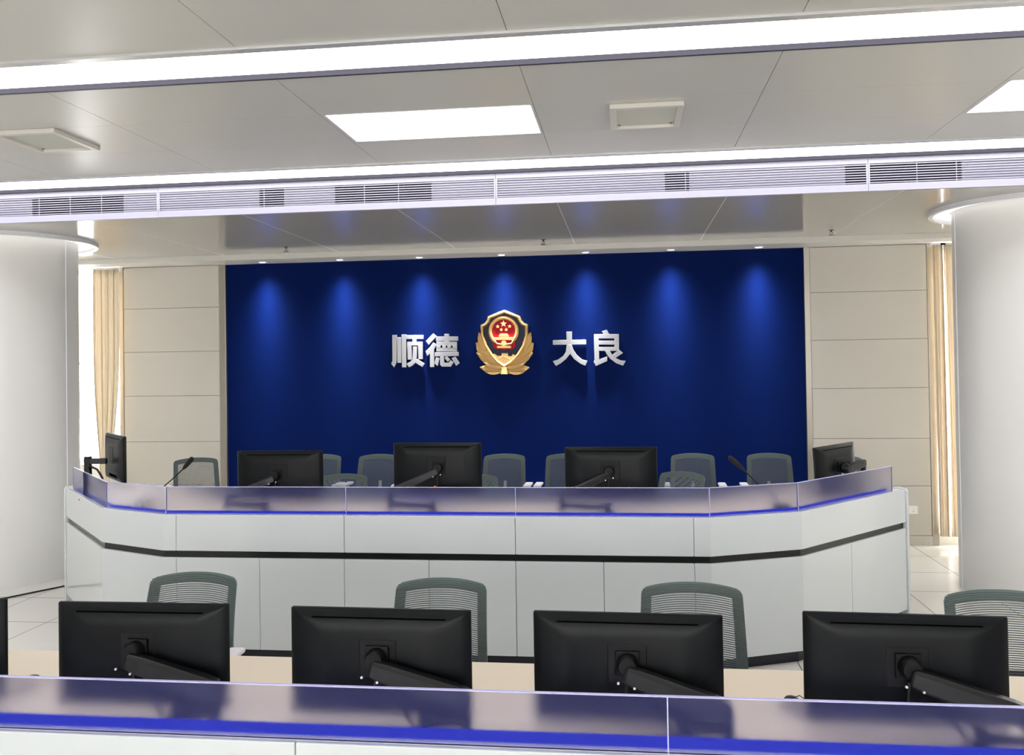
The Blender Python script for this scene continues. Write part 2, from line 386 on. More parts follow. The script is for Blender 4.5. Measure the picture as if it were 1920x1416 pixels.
# ------------------------------------------------------------------ fascia with air grilles
struct(MB().box(XL, XR, YF + .06, YF + .08, ZS + .012, ZC + .1).build('trim_6', 'joint_dark'), 'dark sheet painted as the shaded void behind the air grilles')  # solid dark backing coloured as the shade behind the slats
DARK = [(-4.94, -4.117), (-2.939, -2.727), (-2.302, -1.507), (.326, .511), (1.663, 2.496)]
GX = [-6.617, -3.803, -.989, 1.825, 4.62]
labs = ['slatted ceiling air grille section at the far left', 'slatted ceiling air grille section left of the middle', 'slatted ceiling air grille section right of the middle', 'slatted ceiling air grille section at the far right']
for k, (a, b) in enumerate(zip(GX, GX[1:])):
    c = (a + b) / 2; t = empty('air_grille', (c, YF, ZS)); tag(t, labs[k], 'air grille', 'air grilles along the ceiling step')
    h = (b - a) / 2 - .001
    m = MB(); m.box(-h, h, 0, .02, 0, .055); m.box(-h, h, 0, .02, .207, ZC - ZS); m.box(-h, -h + .012, 0, .02, .055, .207); m.box(h - .012, h, 0, .02, .055, .207)
    m.box(-h, h, -.006, 0, 0, .008)
    m.build('frame', 'fascia', t, bevel=.002)
    m = MB(); nb = 8
    for j in range(nb):
        z = .055 + (j + .5) * (.207 - .055) / nb; m.box(-h + .012, h - .012, .0, .007, z - .0032, z + .0032)
    m.build('slats', 'fascia', t)
    # blank plates behind the slats where no duct opens
    x = a + .012; cuts = sorted((max(p_, a), min(q_, b)) for p_, q_ in DARK if q_ > a and p_ < b)
    for p_, q_ in cuts + [(b - .012, b)]:
        if p_ > x: MB().box(x - c, p_ - c, .020, .026, .05, .215).build('blank_plate', 'grille_back', t)
        x = max(x, q_)
    x = a + .35
    while x < b - .1:
        if any(p_ < x < q_ for p_, q_ in cuts): MB().box(x - c - .0025, x - c + .0025, .0075, .012, .055, .207).build('divider', 'fascia', t)
        x += .28
    for p_, q_ in cuts: MB().box(p_ - c, q_ - c, .045, .055, .05, .215).build('duct_shade_plate', 'duct', t)  # dark plates painted as the shade inside the duct openings

# downlights with their own spots on the blue wall
SX = [-4.04, -3.14, -2.235, -1.318, -.405, .502, 1.413]
words = ['leftmost', 'second from the left', 'third from the left', 'middle one', 'third from the right', 'second from the right', 'rightmost']
for x, wd in zip(SX, words):
    t = empty('downlight', (x, 9.72, ZB)); tag(t, 'small round downlight over the blue wall, %s of seven' % wd, 'downlight', 'downlights over the blue wall')
    MB().ring((0, 0, 0), [(.038, 0), (.036, -.004), (.052, -.004), (.054, 0)], 32).build('trim_ring', 'white_metal', t, smooth=True)
    MB().lathe((0, 0, -.0015), [(.037, .001), (.037, 0)], 24).build('lens', 'spot_glow', t)
    L = bpy.data.lights.new('lamp', 'SPOT'); L.energy = SPOT_POWER; L.spot_size = math.radians(130); L.spot_blend = .5; L.shadow_soft_size = .045; L.color = (.92, .95, 1)
    L.use_nodes = True; ln = L.node_tree; em = ln.nodes['Emission']
    tcn = ln.nodes.new('ShaderNodeTexCoord'); sxn = ln.nodes.new('ShaderNodeSeparateXYZ'); ln.links.new(tcn.outputs['Normal'], sxn.inputs[0])
    ab = ln.nodes.new('ShaderNodeMath'); ab.operation = 'ABSOLUTE'; ln.links.new(sxn.outputs[2], ab.inputs[0])
    pw = ln.nodes.new('ShaderNodeMath'); pw.operation = 'POWER'; pw.inputs[1].default_value = 12; ln.links.new(ab.outputs[0], pw.inputs[0])
    p2 = ln.nodes.new('ShaderNodeMath'); p2.operation = 'POWER'; p2.inputs[1].default_value = 45; ln.links.new(ab.outputs[0], p2.inputs[0])
    ma = ln.nodes.new('ShaderNodeMath'); ma.operation = 'MULTIPLY_ADD'; ma.inputs[1].default_value = 2.5; ln.links.new(p2.outputs[0], ma.inputs[0]); ln.links.new(pw.outputs[0], ma.inputs[2])
    ln.links.new(ma.outputs[0], em.inputs['Strength'])
    lo = bpy.data.objects.new('lamp', L); C.objects.link(lo); lo.parent = t; lo.location = (0, 0, -.02)
# sprinklers
for x, y, lab in ((-3.47, 8.97, 'small pendent sprinkler head above the left part of the blue wall'), (-.80, 9.05, 'small pendent sprinkler head above the middle of the blue wall'), (2.0, 9.03, 'small pendent sprinkler head above the right panelled bay')):
    t = empty('sprinkler', (x, y, ZS)); tag(t, lab, 'sprinkler', 'ceiling sprinkler heads')
    MB().lathe((0, 0, 0), [(.022, 0), (.022, -.004), (.008, -.006), (.008, -.022), (.012, -.022)], 16).build('body', 'sprinkler', t)
    m = MB(); m.tube([(-.009, 0, -.02), (-.011, 0, -.035), (0, 0, -.05)], .002, 6); m.tube([(.009, 0, -.02), (.011, 0, -.035), (0, 0, -.05)], .002, 6); m.build('yoke', 'sprinkler', t)
    MB().lathe((0, 0, -.05), [(.03, 0), (.03, -.003)], 16).build('deflector', 'sprinkler', t)

# ------------------------------------------------------------------ lettering and badge on the blue wall
YL = YW - .035
def wp(px, py):
    return (-6.88419843 + .00592705348 * px - .0000888294738 * py, 6.06255057 - .000107409082 * px - .00587437482 * py)
def glyph(polys, ox, oy, sc, lab):
    P = [[wp(ox + a / sc, oy + b / sc) for a, b in q] for q in polys]
    cx = sum(p_[0] for q in P for p_ in q) / sum(len(q) for q in P); cz = min(p_[1] for q in P for p_ in q)
    m = MB()
    for k_, q in enumerate(P): m.prism([(a - cx, b - cz) for a, b in q], -.028 - .0005 * k_, -.0002 * k_, 'y')
    o = m.build('wall_character', 'letter', bevel=.002); o.location = (cx, YW - .012, cz)
    tag(o, lab, 'wall lettering', 'raised characters on the blue wall')
    for q in P[:4]:
        ax = sum(p_[0] for p_ in q) / len(q) - cx; az = sum(p_[1] for p_ in q) / len(q) - cz
        MB().tube([(ax, -.002, az), (ax, .012, az)], .006, 8).build('mounting_pin', 'steel', o)
def R(x0, y0, x1, y1): return [(x0, y0), (x1, y0), (x1, y1), (x0, y1)]
glyph([[(128, 230), (232, 230), (238, 850), (222, 930), (178, 1025), (103, 935), (135, 860)],
       [(245, 283), (348, 283), (355, 908), (257, 908)], [(357, 218), (470, 218), (475, 1022), (372, 1022)],
       R(482, 232, 897, 331), R(628, 325, 730, 402), R(497, 397, 882, 490), [(500, 485), (605, 485), (612, 830), (512, 830)], [(765, 485), (882, 485), (884, 820), (780, 820)],
       [(642, 515), (742, 515), (735, 780), (705, 905), (625, 975), (545, 1022), (487, 935), (575, 885), (630, 825), (638, 700)],
       [(745, 810), (925, 930), (875, 1012), (700, 905), (718, 830)]], 725, 610, 12.8, 'raised pale character 顺, leftmost on the blue wall')
glyph([[(1135, 195), (1225, 265), (1025, 475), (958, 380)], [(1140, 410), (1225, 470), (1160, 580), (1165, 1010), (1060, 1010), (1060, 680), (995, 745), (947, 630), (1050, 535)],
       [(1205, 270), (1740, 268), (1740, 372), (1205, 385)], R(1410, 205, 1525, 405), R(1218, 397, 1715, 488), R(1218, 548, 1715, 634), R(1218, 485, 1318, 552), R(1365, 485, 1447, 552), R(1484, 485, 1574, 552), R(1612, 485, 1715, 552),
       [(1180, 655), (1755, 640), (1755, 742), (1180, 755)], [(1210, 772), (1298, 800), (1248, 985), (1170, 925)],
       [(1307, 755), (1405, 755), (1410, 905), (1520, 905), (1560, 845), (1640, 890), (1575, 1000), (1350, 1000), (1310, 950)],
       [(1465, 745), (1555, 825), (1495, 885), (1420, 790)], [(1680, 755), (1780, 915), (1700, 978), (1590, 795)]], 725, 610, 12.8, 'raised pale character 德, between the first character and the gold badge')
glyph([[(115, 360), (900, 345), (903, 460), (118, 470)], [(435, 155), (565, 155), (565, 480), (442, 480)],
       [(442, 470), (565, 470), (560, 600), (520, 690), (430, 805), (310, 905), (185, 972), (115, 860), (250, 815), (360, 735), (420, 640)],
       [(490, 470), (562, 470), (600, 590), (680, 710), (800, 815), (932, 850), (880, 965), (770, 920), (620, 810), (520, 680)]], 1030, 610, 12.8, 'raised pale character 大, just right of the gold badge')
glyph([[(1268, 148), (1380, 110), (1445, 220), (1312, 225)], R(1083, 216, 1666, 318), [(1083, 310), (1193, 310), (1205, 612), (1205, 820), (1395, 742), (1395, 852), (1130, 972), (1075, 870), (1098, 830), (1090, 610)],
       R(1560, 310, 1668, 600), R(1185, 371, 1565, 465), R(1185, 521, 1625, 613),
       [(1335, 600), (1455, 612), (1510, 708), (1590, 780), (1700, 835), (1825, 848), (1762, 962), (1600, 905), (1450, 790), (1380, 690)],
       [(1665, 580), (1762, 660), (1590, 778), (1505, 708), (1632, 610), (1600, 590)]], 1030, 610, 12.8, 'raised pale character 良, rightmost on the blue wall')

bc = wp(880 + 697 / 10.114, 570 + 1330 / 10.114)
badge = empty('wall_badge', (bc[0], YW, bc[1]))
tag(badge, 'gold and red shield badge in a wreath on the blue wall', 'badge')
def bp(a, b):
    q = wp(880 + a / 10.114, 570 + b / 10.114); return (q[0] - bc[0], q[1] - bc[1])
outer = [(697, 112), (985, 228), (1012, 300), (1065, 360), (1138, 385), (1140, 600), (1095, 790), (985, 975), (850, 1110), (697, 1208), (545, 1110), (425, 975), (310, 790), (248, 600), (243, 400), (325, 365), (370, 300), (385, 235)]
inner = [(697, 182), (935, 265), (965, 335), (1020, 405), (1082, 430), (1085, 595), (1045, 770), (940, 940), (820, 1070), (697, 1150), (575, 1070), (470, 940), (360, 770), (302, 595), (298, 440), (362, 405), (415, 345), (440, 275)]
m = MB(); A = [bp(*q) for q in outer]; B = [bp(*q) for q in inner]; mid = [((a[0] + b[0]) / 2, (a[1] + b[1]) / 2) for a, b in zip(A, B)]
def r3(pts, y): return [(a, y, b) for a, b in pts]
rings = [r3(A, 0), r3(A, -.05), r3(mid, -.066), r3(B, -.05), r3(B, -.02)]
m.loft(rings, cap=False).build('shield_rim', 'gold_smooth', badge, smooth=True)
# rope beads on the upper rim
m = MB(); top = [mid[i] for i in (14, 15, 16, 17, 0, 1, 2, 3, 4)]
for a, b in zip(top, top[1:]):
    L_ = math.hypot(b[0] - a[0], b[1] - a[1]); k = max(1, int(L_ / .018))
    for j in range(k):
        f = (j + .5) / k; x, z = lerp(a[0], b[0], f), lerp(a[1], b[1], f)
        m.lathe((x, 0, z), [(.001, .009), (.009, .004), (.009, -.004), (.001, -.009)], 6)
for v in m.bm.verts: v.co.y -= .066
m.build('rope_beads', 'gold_smooth', badge)
MB().prism([((a[0] + b[0]) / 2, (a[1] + b[1]) / 2) for a, b in zip(A, B)], -.025, -.001, 'y').build('shield_field', 'navy', badge)
# great wall relief at the foot of the shield
wall = [(455, 965), (500, 940), (545, 965), (560, 985), (640, 980), (645, 935), (765, 935), (768, 985), (830, 990), (845, 955), (885, 955), (900, 985), (930, 985), (860, 1050), (697, 1165), (540, 1060)]
MB().prism([bp(*q) for q in wall], -.045, -.02, 'y').build('rampart_relief', 'gold', badge, bevel=.003)
m = MB()
for a_, b_ in (((600, 1040), (690, 990)), ((800, 1050), (690, 1000)), ((650, 1090), (700, 1020)), ((760, 1100), (700, 1030))):
    p0, p1 = bp(*a_), bp(*b_); m.tube([(p0[0], -.046, p0[1]), (p1[0], -.05, p1[1])], .006, 6)
m.build('rampart_ridges', 'gold_smooth', badge)
# round emblem
cc = bp(683, 515)
def arc(r, a0, a1, n_, sy=1.0): return [(cc[0] + r * math.cos(math.radians(lerp(a0, a1, i / n_))), cc[1] + r * sy * math.sin(math.radians(lerp(a0, a1, i / n_)))) for i in range(n_ + 1)]
s_ = .00587 / 10.114
MB().prism(arc(235 * s_, 0, 350, 35), -.045, -.02, 'y').build('red_disc', 'red', badge)
m = MB(); ro, ri = arc(288 * s_, -50, 230, 48), arc(222 * s_, -50, 230, 48)
rm = [((a[0] + b[0]) / 2, (a[1] + b[1]) / 2) for a, b in zip(ro, ri)]
secs = [[(a[0], -.025, a[1]), (a[0], -.05, a[1]), (c_[0], -.064, c_[1]), (b[0], -.05, b[1]), (b[0], -.025, b[1])] for a, b, c_ in zip(ro, ri, rm)]
m.loft(secs).build('wheat_ring', 'gold', badge, smooth=False)
MB().prism([bp(*q) for q in [(485, 690), (478, 815), (520, 850), (555, 872), (620, 855), (690, 882), (760, 858), (820, 868), (860, 850), (912, 810), (905, 690), (690, 780)]], -.052, -.02, 'y').build('red_drape', 'red', badge, bevel=.004)
def star(cx_, cy_, r):
    return [bp(cx_ + rr_ * math.sin(math.pi * k / 5), cy_ - rr_ * math.cos(math.pi * k / 5)) for k in range(10) for rr_ in ((r if k % 2 == 0 else r * .4),)]
for sx_, sy_, r in ((683, 378, 66), (572, 430, 38), (800, 425, 38), (642, 490, 36), (733, 490, 36)):
    MB().prism(star(sx_, sy_, r), -.058, -.04, 'y').build('star', 'gold_smooth', badge)
m = MB()
m.prism([bp(*q) for q in [(625, 562), (755, 562), (768, 580), (612, 580)]], -.06, -.04, 'y')
m.prism([bp(*q) for q in [(615, 584), (765, 584), (792, 612), (588, 612)]], -.062, -.04, 'y')
m.prism([bp(*q) for q in [(600, 616), (780, 616), (780, 630), (600, 630)]], -.056, -.04, 'y')
m.prism([bp(*q) for q in [(502, 634), (868, 628), (868, 652), (505, 655)]], -.06, -.04, 'y')
m.prism([bp(*q) for q in [(510, 659), (862, 656), (862, 682), (512, 684)]], -.056, -.04, 'y')
m.build('gate_relief', 'gold_smooth', badge)
m = MB(); gc = bp(690, 745); q = [(gc[0] + (.026 if k % 2 else .033) * math.cos(math.pi * k / 10), gc[1] + (.026 if k % 2 else .033) * math.sin(math.pi * k / 10)) for k in range(20)]
m.prism(q, -.064, -.04, 'y')
for a_, b_, c_ in (((500, 690), (560, 755), (650, 770)), ((880, 690), (825, 755), (730, 770))):
    P3 = [bp(*a_), bp(*b_), bp(*c_)]; m.tube([(q_[0], -.056, q_[1]) for q_ in P3], .009, 8)
m.prism([bp(*q_) for q_ in [(560, 800), (650, 790), (735, 790), (828, 798), (820, 835), (730, 838), (650, 840), (562, 835)]], -.06, -.04, 'y')
m.build('gear_and_ribbon', 'gold', badge)
# wreath leaves
def leaf(base, tip, wid, y, par):
    a, b = Vector(bp(*base)), Vector(bp(*tip)); d = b - a; nrm = Vector((-d.y, d.x)).normalized() * wid * s_
    m = MB(); n_ = 12; L1, Cn, L2 = [], [], []
    for i in range(n_ + 1):
        f = i / n_; wv = math.sin(math.pi * min(1, f * .9 + .12)) ** .7 * (1 + (.03 if i % 2 else -.03)) if f < 1 else .12
        p_ = a + d * f; L1.append(p_ + nrm * wv * .5); L2.append(p_ - nrm * wv * .5); Cn.append(p_)
    secs = [[(u.x, y + .012, u.y), (u.x, y, u.y), (c_.x, y - .018, c_.y), (v.x, y, v.y), (v.x, y + .012, v.y)] for u, c_, v in zip(L1, Cn, L2)]
    m.loft(secs).build('wreath_leaf', 'gold', par)
def mirror(q): return (1394 - q[0], q[1])
for i, (b_, t_, wd_) in enumerate([((650, 1265), (228, 1205), 140), ((640, 1200), (165, 925), 165), ((640, 1190), (300, 1110), 110), ((420, 1060), (155, 735), 165), ((330, 900), (205, 540), 120), ((300, 760), (235, 560), 70), ((600, 1290), (330, 1295), 80)]):
    y = -.022 - .006 * (i % 3)
    leaf(b_, t_, wd_ * 1.3, y, badge); leaf(mirror(b_), mirror(t_), wd_ * 1.3, y, badge)
MB().prism([bp(*q) for q in [(640, 1190), (755, 1190), (750, 1240), (765, 1335), (630, 1335), (645, 1240)]], -.06, -.005, 'y').build('wreath_tie', 'gold_smooth', badge, bevel=.004)

# ------------------------------------------------------------------ desks
def offset_poly(P, d):
    out = []
    for i, p_ in enumerate(P):
        ns = []
        for j in (i - 1, i):
            if 0 <= j < len(P) - 1:
                e = (Vector(P[j + 1]) - Vector(P[j])).normalized(); ns.append(Vector((-e.y, e.x)))
        nn = sum(ns, Vector((0, 0))).normalized(); k = d / nn.dot(ns[0]); out.append(Vector(p_) + nn * k)
    return out
def plen(P): return [0] + [sum((Vector(P[k + 1]) - Vector(P[k])).length for k in range(i)) for i in range(1, len(P))]
def strip_pts(P, s0, s1):
    L = plen(P); idx = []
    def at(s):
        for i in range(len(P) - 1):
            if s <= L[i + 1] + 1e-9:
                return i + (s - L[i]) / (L[i + 1] - L[i])
        return len(P) - 1
    return [at(s0)] + [i for i in range(len(P)) if s0 + 1e-4 < L[i] < s1 - 1e-4] + [at(s1)]
def ev(P, t):
    i = min(int(t), len(P) - 2); f = t - i; return Vector(P[i]) * (1 - f) + Vector(P[i + 1]) * f
def band_mesh(mb, P, s0, s1, d0, d1, z0, z1):
    A_, B_ = offset_poly(P, d0), offset_poly(P, d1); ts = strip_pts(P, s0, s1)
    secs = [[(ev(A_, t).x, ev(A_, t).y, z0), (ev(A_, t).x, ev(A_, t).y, z1), (ev(B_, t).x, ev(B_, t).y, z1), (ev(B_, t).x, ev(B_, t).y, z0)] for t in ts]
    return mb.loft(secs)
def s_of_x(P, x):
    L = plen(P)
    for i in range(len(P) - 1):
        if P[i][0] <= x <= P[i + 1][0]: return L[i] + (x - P[i][0]) / (P[i + 1][0] - P[i][0]) * (L[i + 1] - L[i])
def desk(P, zt, zband1, zband0, zk, zdesk, zg, upper_x, lower_x, glass_x, lab, depth=.92, gz_in=.0, ends=True, gend=(0, 0), led=.010):
    t = empty('control_desk', (P[len(P) // 2][0], P[len(P) // 2][1], 0)); tag(t, lab, 'control desk')
    ox, oy = t.location.x, t.location.y; Q = [(a - ox, b - oy) for a, b in P]; T = plen(Q)[-1]; gp = .0013
    def cuts(xs_): return [0] + [s_of_x(P, x) for x in xs_] + [T]
    cu = cuts(upper_x)
    for a, b in zip(cu, cu[1:]): band_mesh(MB(), Q, a + gp, b - gp, 0, .022, zband1, zt).build('upper_panel', 'desk_white', t, bevel=.004)
    cl = cuts(lower_x)
    for a, b in zip(cl, cl[1:]): band_mesh(MB(), Q, a + gp, b - gp, 0, .022, zk, zband0).build('lower_panel', 'desk_white', t, bevel=.004)
    band_mesh(MB(), Q, 0, T, .024, .05, zk, zt - .01).build('carcass', 'band', t)
    band_mesh(MB(), Q, 0.005, T - .005, .018, .03, zband0 - .01, zband1 + .01).build('recess_strip', 'band', t)
    band_mesh(MB(), Q, 0, T, .05, .09, .0, zk).build('kick_plate', 'kick', t)
    band_mesh(MB(), Q, 0, T, .022, .10, zt - .02, zt - .001).build('ledge', 'desk_rim', t, bevel=.003)
    band_mesh(MB(), Q, 0, T, .09, .105, zdesk, zt - .02).build('riser', 'desk_white', t)
    band_mesh(MB(), Q, 0.02, T - .02, .09, depth, zdesk - .03, zdesk).build('desktop', 'desktop', t, bevel=.002)
    band_mesh(MB(), Q, 0.3, T - .3, depth - .25, depth - .23, .3, zdesk - .03).build('modesty_panel', 'desk_white', t)
    gs = [gend[0]] + [s_of_x(P, x) for x in glass_x] + [T - gend[1]]
    for i_, (a, b) in enumerate(zip(gs, gs[1:])):
        go = band_mesh(MB(), Q, a + .002, b - .002, .028, .040, zt - .001, zg).build('glass_screen', 'frost', t)
        band_mesh(MB(), Q, a + .002, b - .002, .0275, .0405, zg, zg + .003).build('polished_edge', 'glass_edge', go)
        for ea, eb in ((a, a + .002), (b - .002, b)): band_mesh(MB(), Q, ea, eb, .0275, .0405, zt, zg + .003).build('polished_edge', 'glass_edge', go)
    band_mesh(MB(), Q, gend[0] + .02, T - gend[1] - .02, .066, .078, zt - .001, zt + led).build('led_strip', 'led', t)
    if ends:
        for k, (s0, s1) in enumerate(((-.0, .03), (T - .03, T))):
            i0 = 0 if k == 0 else len(Q) - 2
            e = (Vector(Q[i0 + 1]) - Vector(Q[i0])).normalized(); nn = Vector((-e.y, e.x)); o0 = Vector(Q[0]) - e * .03 if k == 0 else Vector(Q[-1])
            prof = [(-.012, 0), (depth + .01, 0), (depth + .01, zdesk + .01), (.30, zdesk + .01), (.16, zt - .02), (.12, zt + .006), (.05, zt + .014), (.0, zt + .006), (-.012, zt - .012)]
            m = MB(); A_ = [m.bm.verts.new((o0.x + nn.x * a, o0.y + nn.y * a, z)) for a, z in prof]
            B_ = [m.bm.verts.new((o0.x + e.x * .03 + nn.x * a, o0.y + e.y * .03 + nn.y * a, z)) for a, z in prof]
            m.bm.faces.new(A_); m.bm.faces.new(B_[::-1])
            for j in range(len(prof)): m.bm.faces.new((A_[j], A_[(j + 1) % len(prof)], B_[(j + 1) % len(prof)], B_[j]))
            m.build('end_panel', 'desk_white', t, bevel=.005)
    return t
PB = [(-4.66, 7.03), (-3.70, 5.995), (-3.11, 5.74), (.51, 5.74), (1.11, 5.995), (2.05, 7.03)]
desk(PB, .972, .729, .685, .08, .93, 1.152, [-3.013, -1.848, -.717, .407], [-3.013, -2.43, -1.85, -1.284, -.717, -.156, .41, 1.52],
     [-3.70, -3.105, -1.843, -.714, .515, 1.11], 'long angled white control desk in front of the blue wall', gend=(.16, .14), depth=.82, led=.016)
PN = [(-3.4, 2.74), (2.7, 2.74)]
desk(PN, .77, .52, .475, .08, .73, .937, [-2.209, -1.05, .109, 1.268], [-2.209, -1.05, .109, 1.268], [-2.25, .109], 'straight white control desk across the foreground', depth=.925, gend=(.05, .05), led=.032)

# ------------------------------------------------------------------ monitors and arms
def make_monitor():
    t = empty('monitor')
    W, Hh = .3175, .1825
    def rect(w_, h_, y, dz=0, r=.006):
        pts = []
        for sx_, sz_, a0 in ((1, 1, 0), (-1, 1, 90), (-1, -1, 180), (1, -1, 270)):
            for k in range(4):
                a = math.radians(a0 + 30 * k); pts.append((sx_ * (w_ - r) + r * math.cos(a), y, sz_ * (h_ - r) + dz + r * math.sin(a)))
        return pts
    MB().loft([rect(W, Hh, .012), rect(W, Hh, .002), rect(W - .003, Hh - .003, -.002), rect(W - .03, Hh - .016, -.014, 0, .012), rect(W - .075, Hh - .04, -.026, 0, .02), rect(W - .12, Hh - .07, -.031, -.0, .02)]).build('housing', 'housing', t, smooth=True)
    MB().box(-W + .006, W - .006, .0115, .0135, -Hh + .012, Hh - .006).build('screen', 'screen', t)
    MB().box(-.235, .235, -.0225, -.010, Hh - .030, Hh - .0255).build('vent_slot', 'slot', t)
    m = MB(); m.box(-.066, .066, -.0335, -.02, -.046, .086); m.build('mount_recess', 'plastic_black', t, bevel=.004)
    m = MB(); m.box(-.09, .17, -.029, -.02, -.15, -.118); m.build('port_cover', 'slot', t, bevel=.003)
    return t
PROTO_M = make_monitor()
PROTO_M['group'] = 'x'
first = [True]
def monitor(x, y, ztop, rz, lab, group, tilt=0, roll=0, sticker=False):
    o = PROTO_M if first[0] else copy_tree(PROTO_M); first[0] = False
    o.location = (x, y, ztop - .1825); o.rotation_euler = (tilt, roll, rz); tag(o, lab, 'monitor', group)
    return o
def arm(hub, el, zd, base, lab, group, thick=.028, knob=True):
    # hub: back of the monitor; el: elbow top; base: foot on the desk
    t = empty('monitor_mount', (base[0], base[1], zd)); tag(t, lab, 'monitor arm', group)
    o = Vector((base[0], base[1], zd)); h = Vector(hub) - o; e = Vector(el) - o
    MB().box(-.045, .045, -.05, .05, 0, .012).build('clamp_foot', 'arm_black', t, bevel=.003)
    MB().tube([(0, 0, .01), (0, 0, .075)], .019, 16).build('post', 'arm_black', t, smooth=True)
    # lower link
    eb = Vector((e.x, e.y, max(.05, e.z - .16)))
    def link(a, b, wd, ht):
        m = MB(); d = (b - a); L_ = d.length; d.normalize(); s2 = Vector((-d.y, d.x, 0)).normalized(); u2 = d.cross(s2) * -1
        if u2.z < 0: u2 = -u2
        secs = []
        for f, k in ((-.02, .55), (.0, .9), (.15, 1), (.85, .9), (1.0, .75), (1.02, .5)):
            c_ = a + d * (f * L_); secs.append([c_ + s2 * wd * k * x_ + u2 * ht * k * z_ for x_, z_ in ((-1, -.8), (-1, .6), (-.7, 1), (.7, 1), (1, .6), (1, -.8), (.7, -1), (-.7, -1))])
        return m.loft(secs)
    link(Vector((0, 0, .052)), eb, .02, .014).build('lower_link', 'arm_black', t, bevel=.002)
    MB().tube([eb - Vector((0, 0, .03)), Vector((e.x, e.y, e.z + .012))], .019, 16).build('elbow', 'arm_black', t, smooth=True)
    hk = h + Vector((0, -.055, -.02)) if abs(h.x - e.x) > .02 else h
    link(e, hk, .027, thick).build('upper_link', 'arm_black', t, bevel=.002)
    MB().box(h.x - .04, h.x + .04, h.y - .008, h.y, h.z - .04, h.z + .04).build('mount_plate', 'plastic_black', t, bevel=.003)
    m = MB(); m.tube([(h.x, h.y - .005, h.z + .0), (h.x, h.y - .03, h.z), (h.x, h.y - .05, h.z)], [.036, .036, .028], 24).build('swivel_hub', 'plastic_black', t, smooth=True, bevel=0)
    m = MB(); sgn = 1 if e.x > h.x else -1
    for dx, dz in ((sgn * -.03, -.04), (.022 * sgn, -.055)):
        m.tube([(h.x + dx, hk.y - .03, h.z + dz), (h.x + dx, hk.y - .024, h.z + dz)], .0042, 10)
    m.build('screws', 'screw', t)
    m = MB(); m.tube([(h.x + .0, h.y - .01, h.z - .05), (h.x - .01, h.y - .02, h.z - .13), (h.x * .5, -.02, .10), (0, -.02, .012)], .006, 8).build('cable', 'cable', t, smooth=True)
    return t
GB, GN = 'monitors on the angled desk', 'monitors on the foreground desk'
AB, AN = 'monitor arms on the angled desk', 'monitor arms on the foreground desk'
# angled desk
bm_ = [(-2.495, 6.28, 1.347, 0.035, 'black monitor nearest the left end of the blue wall, seen from behind', -2.51, 1.175),
       (-1.333, 6.28, 1.400, -.005, 'black monitor seen from behind, standing in front of the badge to its left', -1.318, 1.228),
       (-.112, 6.28, 1.366, -.03, 'black monitor seen from behind, right of the badge on the angled desk', -.125, 1.205)]
al = ['black monitor arm behind the desk screen, left one of the three before the blue wall', 'black monitor arm behind the desk screen, middle one of the three before the blue wall', 'black monitor arm behind the desk screen, right one of the three before the blue wall']
for (x, y, zt, rz, lab, hx, hz), la in zip(bm_, al):
    o = monitor(x, y, zt, rz, lab, GB)
    if abs(zt - 1.4) < .01:
        MB().box(-.02, .0, -.033, -.029, -.145, -.118).build('sticker', 'orange', o, label='orange sticker')
    arm((hx, y - .037, hz), (hx - .32, 6.12, hz - .16), .93, (hx + .0, 6.05), la, AB)
monitor(-4.03, 6.72, 1.437, math.radians(-47.0), 'black monitor turned sideways at the left end of the angled desk', GB, roll=0)
monitor(1.53, 6.90, 1.318, math.radians(52), 'black monitor turned outward at the right end of the angled desk', GB, tilt=math.radians(-4))
# tall post arm of the sideways monitor
t = empty('monitor_mount', (-4.22, 6.65, .93)); tag(t, 'black post and bracket arm beside the sideways monitor', 'monitor arm', AB)
MB().box(-.05, .05, -.05, .05, 0, .012).build('clamp_foot', 'arm_black', t, bevel=.003)
MB().box(-.022, .022, -.022, .022, .0, .34).build('post', 'arm_black', t, bevel=.004)
MB().box(-.01, .145, -.018, .018, .28, .325, Matrix.Rotation(math.radians(10), 4, 'Z')).build('bracket', 'arm_black', t, bevel=.003)
MB().tube([(.02, -.02, .27), (.09, -.02, .24), (.13, -.02, .18), (.15, -.01, .10)], .008, 8).build('cable', 'cable', t, smooth=True)
MB().tube([(.02, -.03, .25), (.05, -.03, .16), (.10, -.03, .10), (.15, -.02, .06)], .006, 8).build('cable', 'cable', t, smooth=True)
arm((1.575, 6.86, 1.16), (1.76, 7.05, 1.17), .93, (1.70, 6.98), 'black monitor arm at the right end of the angled desk', AB)
# foreground desk
nm = [(-2.58, 3.05, 1.118, .0, 'black monitor cut off by the left edge of the view'),
      (-1.715, 3.02, 1.122, .015, 'black monitor second from the left along the foreground desk'),
      (-.850, 3.02, 1.118, -.015, 'black monitor left of centre on the foreground desk, mesh chair behind its right half'),
      (-.01, 3.08, 1.102, -.02, 'black monitor right of centre on the foreground desk'),
      (.888, 3.09, 1.113, -.03, 'black monitor at the right end of the foreground desk')]
nl = ['cut off at the left edge', 'of the leftmost fully visible monitor', 'left of centre', 'right of centre', 'at the right end']
for (x, y, zt, rz, lab), la in zip(nm, nl):
    monitor(x, y, zt, rz, lab, GN)
    arm((x + .0, y - .037, zt - .155), (x + .315, 2.93, zt - .265), .73, (x + .17, 2.93), 'black gas spring monitor arm on the foreground desk, ' + la, AN, thick=.036)

